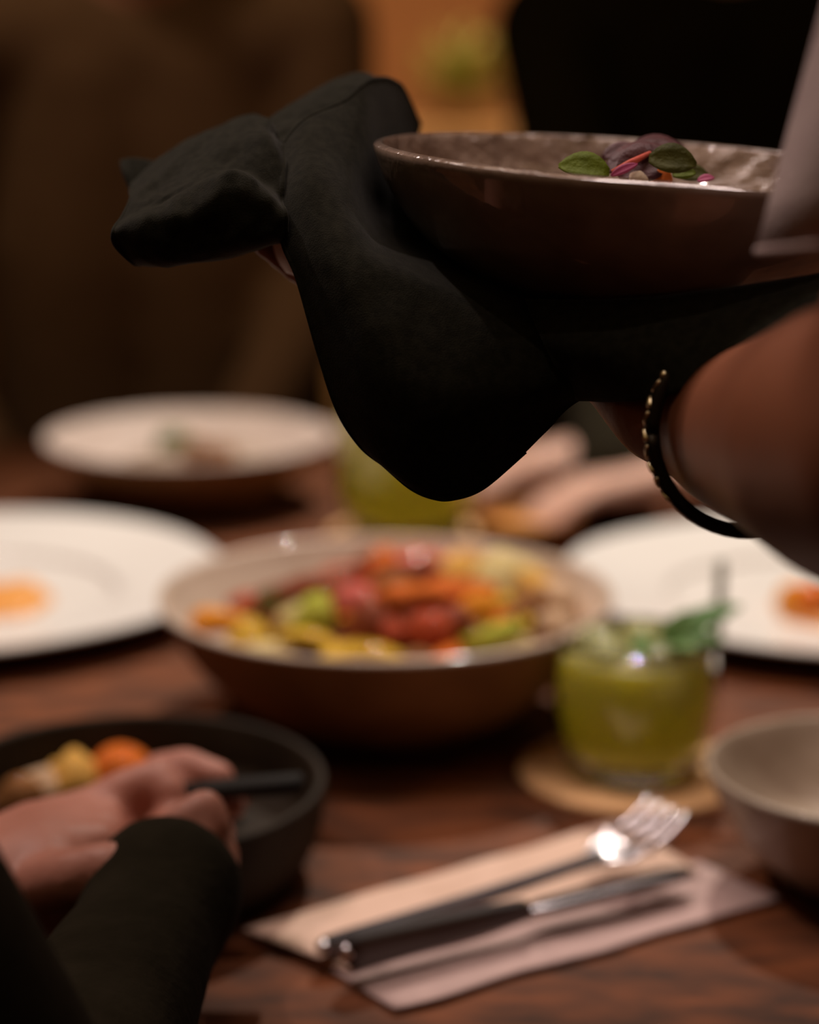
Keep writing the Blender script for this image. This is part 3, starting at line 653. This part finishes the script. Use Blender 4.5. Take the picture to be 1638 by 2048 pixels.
# ------------------------------------------------------------------ people
def lerp(a, b, t): return Vector(a)*(1-t)+Vector(b)*t
def hand(bm, wrist, palm_dir, palm_nrm, fingers, thumb, sc_=1.0, wr=.026):
    """palm block from the wrist + five chains; fingers are lists of points (world)"""
    d = palm_dir.normalized(); n = (palm_nrm-d*palm_nrm.dot(d)).normalized(); s = d.cross(n).normalized()
    Mx = Matrix((s, d, n)).transposed()
    for k, u in enumerate((-1, -.33, .33, 1)):
        kn_ = wrist + d*(.086*sc_) + s*(.028*u*sc_)
        capsules(bm, [(wrist+s*(.013*u*sc_), .0175*sc_), (wrist+d*.045*sc_+s*(.021*u*sc_), .0155*sc_), (kn_, .0115*sc_)])
    return s, d, n
def finger(bm, pts, r=.0085):
    n = len(pts); capsules(bm, [(Vector(p), r*(1.08-.28*i/(n-1))) for i, p in enumerate(pts)])
def face(rootobj, H, fwd, hairmat):
    """eyes and lips and hair as children"""
    fwd = fwd.normalized(); s = fwd.cross(Vector((0, 0, 1))).normalized()
    for q in (-1, 1):
        bm = bmesh.new(); ball(bm, H+fwd*.0775+s*(.030*q)+Vector((0, 0, .005)), .0108, sub=2); e = fin(bm, 'eye', M['eye'], rootobj)
        bm = bmesh.new(); tube(bm, [H+fwd*.0885+s*(.030*q+x)+Vector((0, 0, z)) for x, z in ((-.018, .020), (-.006, .025), (.006, .025), (.018, .020))], [.001, .0028, .0028, .001], 8); fin(bm, 'eyebrow', hairmat, rootobj)
        bm = bmesh.new(); ball(bm, H+fwd*.0840+s*(.030*q)+Vector((0, 0, .004)), .0060, sub=2); fin(bm, 'iris', M['iris'], e)
    bm = bmesh.new(); tube(bm, [H+fwd*.092+s*x+Vector((0, 0, -.052)) for x in (-.022, -.01, 0, .01, .022)], [.002, .005, .0055, .005, .002], 10, .8); fin(bm, 'lips', M['lip'], rootobj)
    bm = bmesh.new(); ball(bm, H-fwd*.018+Vector((0, 0, .028)), .1, (1, 1, 1.02), 3)
    bmesh.ops.delete(bm, geom=[v for v in bm.verts if (v.co-H).dot(fwd) > .045 and v.co.z < H.z+.06], context='VERTS')
    bmesh.ops.delete(bm, geom=[v for v in bm.verts if v.co.z < H.z-.06], context='VERTS')
    solid(fin(bm, 'hair', hairmat, rootobj), .012)
def headshape(bm, neck, H, fwd):
    fwd = fwd.normalized(); s = fwd.cross(Vector((0, 0, 1))).normalized()
    ball(bm, H+Vector((0, 0, .02)), .088, (.95, 1.05, 1.08), 3)
    ball(bm, H+fwd*.030+Vector((0, 0, -.045)), .060, (1, 1, 1.05), 3)
    capsules(bm, [(H+fwd*.083+Vector((0, 0, .012)), .009), (H+fwd*.104+Vector((0, 0, -.022)), .0125)])
    for q in (-1, 1): ball(bm, H+s*(.088*q)+Vector((0, 0, -.005)), .022, (.5, .8, 1.3), 2)
    capsules(bm, [(neck, .056), (H+Vector((0, 0, -.05)), .052)])
def person(label, hip, chest, neck, Hd, fwd, sh, armL, armR, knees, feet, skin, shirt, voxel, sleeves, hair=True, garment='shirt', armk=(1, 1)):
    """sh = (left shoulder, right shoulder); arm = (elbow, wrist, hand function)"""
    P = root('person', (hip.x, hip.y, 0), label, 'person'); off = -P.location
    bm = bmesh.new(); V = Vector
    hw = (sh[1]-sh[0]).normalized()
    for q in (-1, 1): capsules(bm, [(hip+hw*(.075*q), .105), (chest+hw*(.07*q), .105), (lerp(chest, neck, .6)+hw*(.06*q), .085)])
    capsules(bm, [(sh[0], .05), (lerp(chest, neck, .75), .075), (sh[1], .05)])
    headshape(bm, neck, Hd, fwd)
    for S, A, ak in zip(sh, (armL, armR), armk):
        E, W, hf = A; capsules(bm, [(S, .050), (lerp(S, E, .5), .044), (E, .038*ak), (lerp(E, W, .28), .040*ak), (lerp(E, W, .7), .031*ak), (W, .0265*max(ak, .85))]); hf(bm)
    for q, (K, F) in enumerate(zip(knees, feet)):
        hp = hip+hw*(.085*(-1 if q == 0 else 1))
        capsules(bm, [(hp, .085), (lerp(hp, K, .5), .072), (K, .055), (lerp(K, F, .35), .055), (F+V((0, 0, .06)), .036)])
        capsules(bm, [(F+V((0, 0, .045)), .040), (F+fwd*.09+V((0, 0, .035)), .036), (F+fwd*.15+V((0, 0, .032)), .030)])
    bmesh.ops.translate(bm, verts=bm.verts, vec=off)
    body = remesh(bm, 'body', skin, P, voxel, 4)
    # shirt
    bm = bmesh.new()
    for q in (-1, 1): capsules(bm, [(hip+hw*(.078*q)+V((0, 0, -.02)), .118), (chest+hw*(.074*q), .119), (lerp(chest, neck, .6)+hw*(.06*q), .097)])
    capsules(bm, [(sh[0], .061), (lerp(chest, neck, .70), .085), (sh[1], .061)])
    for S, A, u, ak in zip(sh, (armL, armR), sleeves, armk):
        E, W, hf = A
        ch = [(S, .062), (lerp(S, E, .5), .056), (E, .050), (lerp(E, W, .28), .050), (lerp(E, W, .7), .041), (lerp(E, W, .92), .037), (lerp(E, W, 1.13), .041)]
        ch = [(c_, r_*(ak if i_ > 1 else 1)) for i_, (c_, r_) in enumerate(ch)][:u]
        if len(ch) > 1: capsules(bm, ch)
    bmesh.ops.translate(bm, verts=bm.verts, vec=off)
    for v in bm.verts: v.co += v.co.normalized()*(.004*noise.noise(v.co*12))
    remesh(bm, garment, shirt, P, max(voxel*1.3, .006), 4)
    bm = bmesh.new()
    for q, (K, F) in enumerate(zip(knees, feet)):
        hp = hip+hw*(.085*(-1 if q == 0 else 1))
        capsules(bm, [(hp, .108), (lerp(hp, K, .5), .088), (K, .070), (lerp(K, F, .35), .068), (F+V((0, 0, .13)), .052)])
    bmesh.ops.translate(bm, verts=bm.verts, vec=off); remesh(bm, 'trousers', M['trouser'], P, .010, 4)
    for F in feet:
        bm = bmesh.new(); capsules(bm, [(F+V((0, 0, .052)), .052), (F+fwd*.09+V((0, 0, .046)), .046), (F+fwd*.16+V((0, 0, .040)), .040)])
        bmesh.ops.translate(bm, verts=bm.verts, vec=off); remesh(bm, 'shoe', M['darkmetal'], P, .008, 2)
    face(P, Hd+off, fwd, M['hair'])
    return P
V = Vector
def simple_hand(W, d, n, sc_=1.0, curl=.35):
    def f(bm):
        s, dd, nn = hand(bm, W, V(d), V(n), None, None, sc_)
        for k, (u, L) in enumerate(((-1, .060), (-.33, .075), (.33, .080), (1, .070))):
            b = W+dd*(.080*sc_)+s*(.028*u*sc_); pts = [b]; dr = dd.copy(); p = b
            for j in range(3):
                dr = (dr - nn*curl*(.5+.4*j)).normalized(); p = p+dr*(L*sc_*(.45, .32, .26)[j]); pts.append(p)
            finger(bm, pts, .0082*sc_)
        b = W+dd*.025*sc_+s*.024*sc_; finger(bm, [b, b+dd*.028*sc_+s*.026*sc_-nn*.006, b+dd*.055*sc_+s*.034*sc_-nn*.012, b+dd*.078*sc_+s*.036*sc_-nn*.016], .0098*sc_)
    return f
# ---- server holding the bowl (leans in from the right, left arm forward)
Wr = atd(1478, 862, .648); El = V((.128, .470, 1.052)); Sh = V((.215, .50, 1.290))
def server_left(bm):
    # palm up under the bowl, fingers running left inside the cloth
    pc_ = atd(1250, 700, .705)
    tip = [((1060, 655, .700), (880, 620, .695), (720, 560, .700), (610, 450, .715), (560, 390, .73)),
           ((1060, 672, .720), (860, 640, .720), (680, 570, .720), (520, 450, .725), (420, 400, .73)),
           ((1060, 690, .742), (880, 660, .745), (690, 580, .745), (520, 430, .745), (400, 380, .745)),
           ((1080, 700, .762), (920, 670, .765), (780, 560, .775), (660, 400, .785), (650, 260, .79))]
    for i, t in enumerate(tip):
        b = pc_+V((-.008, -.024+.018*i, .004))
        capsules(bm, [(Wr+V((0, -.008+.006*i, 0)), .021), (lerp(Wr, b, .5)+V((0, 0, -.004)), .0225), (b, .0165), (atd(*t[0])+V((0, 0, -.006)), .0105)])
        finger(bm, [atd(*t[0])+V((0, 0, -.006))]+[atd(*q)+V((0, 0, -.004)) for q in t[1:4]], .0085)
    th = [atd(1400, 800, .70), atd(1330, 720, .755), atd(1290, 660, .80), atd(1260, 600, .825)]
    finger(bm, th, .0115)
RE = V((.70, .42, 1.02)); RW = V((.66, .52, .86))
person('server in a mauve-grey t-shirt reaching in from the right, holding up the bowl', V((.50, .33, .93)), V((.475, .42, 1.17)), V((.46, .49, 1.33)), V((.44, .55, 1.475)), V((-.25, .97, 0)),
       (Sh, V((.655, .50, 1.26))), (El, Wr, server_left), (RE, RW, simple_hand(RW, (-.1, .3, -.9), (0, -1, -.3))), (V((.42, .40, .48)), V((.60, .36, .48))), (V((.42, .30, 0)), V((.60, .26, 0))),
       M['skin'], M['tee'], .0045, (1, 2), garment='t_shirt')
server = [o for o in C.objects if o.name.startswith('person')][-1]
# loose sleeve, open at the hem
hc = V((.170, .550, 1.098))
ax = (hc-Sh).normalized(); s1_ = ax.cross(V((0, 1, 0))).normalized(); s2_ = ax.cross(s1_)
h1 = V((-1, 0, -.10)).normalized(); h2 = V((0, -.99, .12)).normalized()
if s1_.dot(h1) < 0: s1_ = -s1_
if s2_.dot(h2) < 0: s2_ = -s2_
def sring(t, n=48, k_=1.0):
    c = lerp(Sh-ax*.015, hc, t); r_ = .070+.003*t**1.3; q1 = lerp(s1_, h1, t).normalized(); q2 = lerp(s2_, h2, t).normalized()
    return [c+(q1*math.cos(a)+q2*math.sin(a))*((r_+t*.0045*math.sin(3*a+1)+.0022*math.sin(7*a+t*5))*k_)-server.location for a in [2*math.pi*k/n for k in range(n+1)]]
bm = bmesh.new(); rings = [[bm.verts.new(v) for v in sring(j/14)[:-1]] for j in range(15)]
for a, b in zip(rings, rings[1:]):
    for k in range(48): bm.faces.new((a[k], a[(k+1) % 48], b[(k+1) % 48], b[k]))
sl = solid(fin(bm, 'sleeve', M['tee'], server), .0015)
bm = bmesh.new(); tube(bm, sring(1), .0013, 8); fin(bm, 'hem', M['tee'], sl)
# dark bracelet round the wrist, gold put only on the arc that catches light
br = root('bracelet', Wr, 'dark bracelet with pale gold links round the wrist that carries the bowl', 'bracelet')
fa = (El-Wr).normalized(); b1 = fa.cross(V((0, 0, 1))).normalized(); b2 = b1.cross(fa).normalized()
bc = fa*.012
bm = bmesh.new(); tube(bm, [bc+b1*(.0318*math.cos(a))+b2*(.0318*math.sin(a)) for a in [2*math.pi*k/48 for k in range(49)]], .0025, 10); fin(bm, 'band', M['darkmetal'], br)
NL = 40
for k in range(NL):
    a = 2*math.pi*k/NL; c = bc+b1*(.0338*math.cos(a))+b2*(.0338*math.sin(a)); t = (b2*math.cos(a)-b1*math.sin(a)); rr = (b1*math.cos(a)+b2*math.sin(a))
    sgn = 1 if k % 2 else -1
    if not (c.x < -.020 and c.z > -.019): continue
    bm = bmesh.new(); d = (t+fa*.55*sgn).normalized()
    n_ = rr; w_ = d.cross(n_)
    tube(bm, [c-d*.0024, c-d*.0012, c+d*.0012, c+d*.0024], [.0008, .0013, .0013, .0008], 8, .6); fin(bm, 'link', M['gold'], br)

# ---- chairs
def chair(x, y, rz, label):
    t = root('dining_chair', (x, y, 0), label, 'chair', rot=(0, 0, rz))
    bm = bmesh.new(); box(bm, (0, 0, .43), (.44, .42, .04), bev=.012); fin(bm, 'seat', M['darkwood'], t)
    for i in (-1, 1):
        for j in (-1, 1):
            bm = bmesh.new(); tube(bm, [(i*.19, j*.18, .0), (i*.19, j*.18, .42)], [.014, .02], 12); fin(bm, 'leg', M['darkwood'], t)
        bm = bmesh.new(); tube(bm, [(i*.19, -.19, .42), (i*.19, -.23, .86)], [.018, .014], 12); fin(bm, 'back_post', M['darkwood'], t)
    bm = bmesh.new(); box(bm, (0, -.222, .76), (.40, .02, .16), bev=.006); fin(bm, 'backrest', M['darkwood'], t)
chair(.37, 2.44, math.pi, 'dark wooden chair under the diner in black, across the table at right')
chair(-.31, 2.44, math.pi, 'dark wooden chair under the diner in brown, across the table at left')
chair(-.38, .36, -.15, 'dark wooden chair under the diner at the lower left')

# ---- diner opposite in black, hands on the table
hR = atz(1225, 925, TT+.035); hL = atz(1335, 985, TT+.030)
W1 = V((hR.x, hR.y, TT+.045)); W2 = V((hL.x+.02, hL.y+.02, TT+.04))
person('diner in black sitting across the table at right, hands resting by the plates', V((.37, 2.42, .56)), V((.36, 2.38, .90)), V((.35, 2.34, 1.25)), V((.34, 2.29, 1.395)), V((-.1, -1, 0)),
       (V((.56, 2.34, 1.15)), V((.155, 2.34, 1.15))), (V((.58, 2.08, .88)), W2, simple_hand(W2, (-.9, -.35, -.05), (0, .1, 1), 1.0, .3)), (V((.19, 2.12, .90)), W1, simple_hand(W1, (-.95, -.30, -.10), (0, .1, 1), 1.0, .3)),
       (V((.47, 1.98, .50)), V((.27, 1.98, .50))), (V((.47, 2.03, 0)), V((.27, 2.03, 0))), M['skin_pale'], M['black_shirt'], .007, (5, 7))
# ---- diner opposite in brown at left
person('diner in dark brown sitting across the table at left behind the cream bowl', V((-.31, 2.42, .56)), V((-.31, 2.38, .90)), V((-.30, 2.34, 1.22)), V((-.30, 2.29, 1.365)), V((.1, -1, 0)),
       (V((-.10, 2.34, 1.15)), V((-.52, 2.34, 1.15))), (V((-.09, 2.30, .87)), V((-.22, 2.12, .645)), simple_hand(V((-.22, 2.12, .645)), (-.3, -1, -.1), (0, 0, 1))), (V((-.60, 2.30, .86)), V((-.44, 2.12, .645)), simple_hand(V((-.44, 2.12, .645)), (.3, -1, -.1), (0, 0, 1))),
       (V((-.21, 1.98, .50)), V((-.41, 1.98, .50))), (V((-.21, 2.03, 0)), V((-.41, 2.03, 0))), M['skin_fair'], M['brown_shirt'], .009, (6, 6))
# ---- diner at the lower left, eating
LW = atd(-40, 1800, .80)
def left_hand(bm):
    kn = [(180, 1628, .865), (200, 1652, .845), (205, 1676, .83), (190, 1698, .815)]
    for i, k in enumerate(kn):
        K = atd(*k); capsules(bm, [(LW+V((0, .010-.007*i, .004)), .0225), (lerp(LW, K, .5)+V((0, 0, .004)), .0195), (K, .0120)])
    capsules(bm, [(LW, .024), (atd(90, 1760, .80), .0215)])
    finger(bm, [atd(180, 1628, .865), atd(255, 1585, .865), atd(312, 1560, .865), atd(336, 1588, .860)], .0108)
    finger(bm, [atd(200, 1655, .850), atd(272, 1625, .880), atd(322, 1630, .885), atd(312, 1665, .875)], .0098)
    finger(bm, [atd(205, 1680, .835), atd(255, 1655, .875), atd(295, 1655, .880), atd(280, 1684, .870)], .0088)
    finger(bm, [atd(190, 1698, .815), atd(225, 1680, .860), atd(258, 1678, .865), atd(245, 1700, .855)], .0078)
    finger(bm, [atd(80, 1775, .785), atd(150, 1757, .775), atd(215, 1738, .772), atd(278, 1742, .775)], .0125)
RWt = atd(302, 1845, .765)
def right_hand(bm):
    capsules(bm, [(RWt, .023), (atd(348, 1785, .790), .022), (atd(398, 1720, .82), .017)])
    capsules(bm, [(RWt, .02), (atd(365, 1720, .83), .017), (atd(345, 1650, .87), .013)])
    finger(bm, [atd(400, 1730, .815), atd(418, 1660, .808), atd(408, 1622, .810), atd(365, 1645, .808), atd(330, 1676, .806)], .0098)
    finger(bm, [atd(345, 1650, .87), atd(318, 1545, .905), atd(372, 1532, .900), atd(440, 1556, .892)], .0094)
    finger(bm, [atd(360, 1665, .865), atd(352, 1590, .915), atd(400, 1590, .912), atd(430, 1604, .905)], .0086)
    finger(bm, [atd(385, 1680, .855), atd(395, 1622, .895), atd(440, 1604, .892), atd(466, 1612, .888)], .0082)
    finger(bm, [atd(395, 1700, .845), atd(418, 1655, .875), atd(436, 1655, .875), atd(446, 1672, .870)], .0076)
EL = V((-.42, .57, .80)); ER = atd(60, 2330, .62)
person('diner in black at the lower left, hands with a dark utensil above the black bowl', V((-.38, .40, .56)), V((-.37, .44, .84)), V((-.36, .47, 1.08)), V((-.34, .53, 1.23)), V((.2, .98, 0)),
       (V((-.54, .46, 1.02)), V((-.20, .42, 1.02))), (EL, LW, left_hand), (ER, RWt, right_hand),
       (V((-.42, .80, .54)), V((-.24, .80, .54))), (V((-.42, .76, 0)), V((-.24, .76, 0))), M['skin_fair'], M['black_shirt'], .0030, (3, 7), armk=(1, .78))
# dark handled utensil in the right hand
u0 = atd(345, 1585, .880); u1 = atd(608, 1566, .880)
bm = bmesh.new(); sp = root('black_spoon', u0, 'black-handled utensil held in the fingers above the black bowl', 'spoon')
tube(bm, [V((0, 0, 0)), (u1-u0)*.3, (u1-u0)*.7, (u1-u0)*.97, (u1-u0)], [.0050, .0060, .0066, .0066, .005], 14, .7); fin(bm, 'handle', M['black_resin'], sp)
bm = bmesh.new(); dd = -(u1-u0).normalized(); bowlc = dd*.085+V((0, 0, -.012)); tube(bm, [V((0, 0, 0)), dd*.03+V((0, 0, -.002)), dd*.062+V((0, 0, -.008))], [.0035, .0022, .0028], 12, .7)
ball(bm, bowlc, .012, (1.6, 1, .35), 3); fin(bm, 'spoon_bowl', M['darkmetal'], sp)
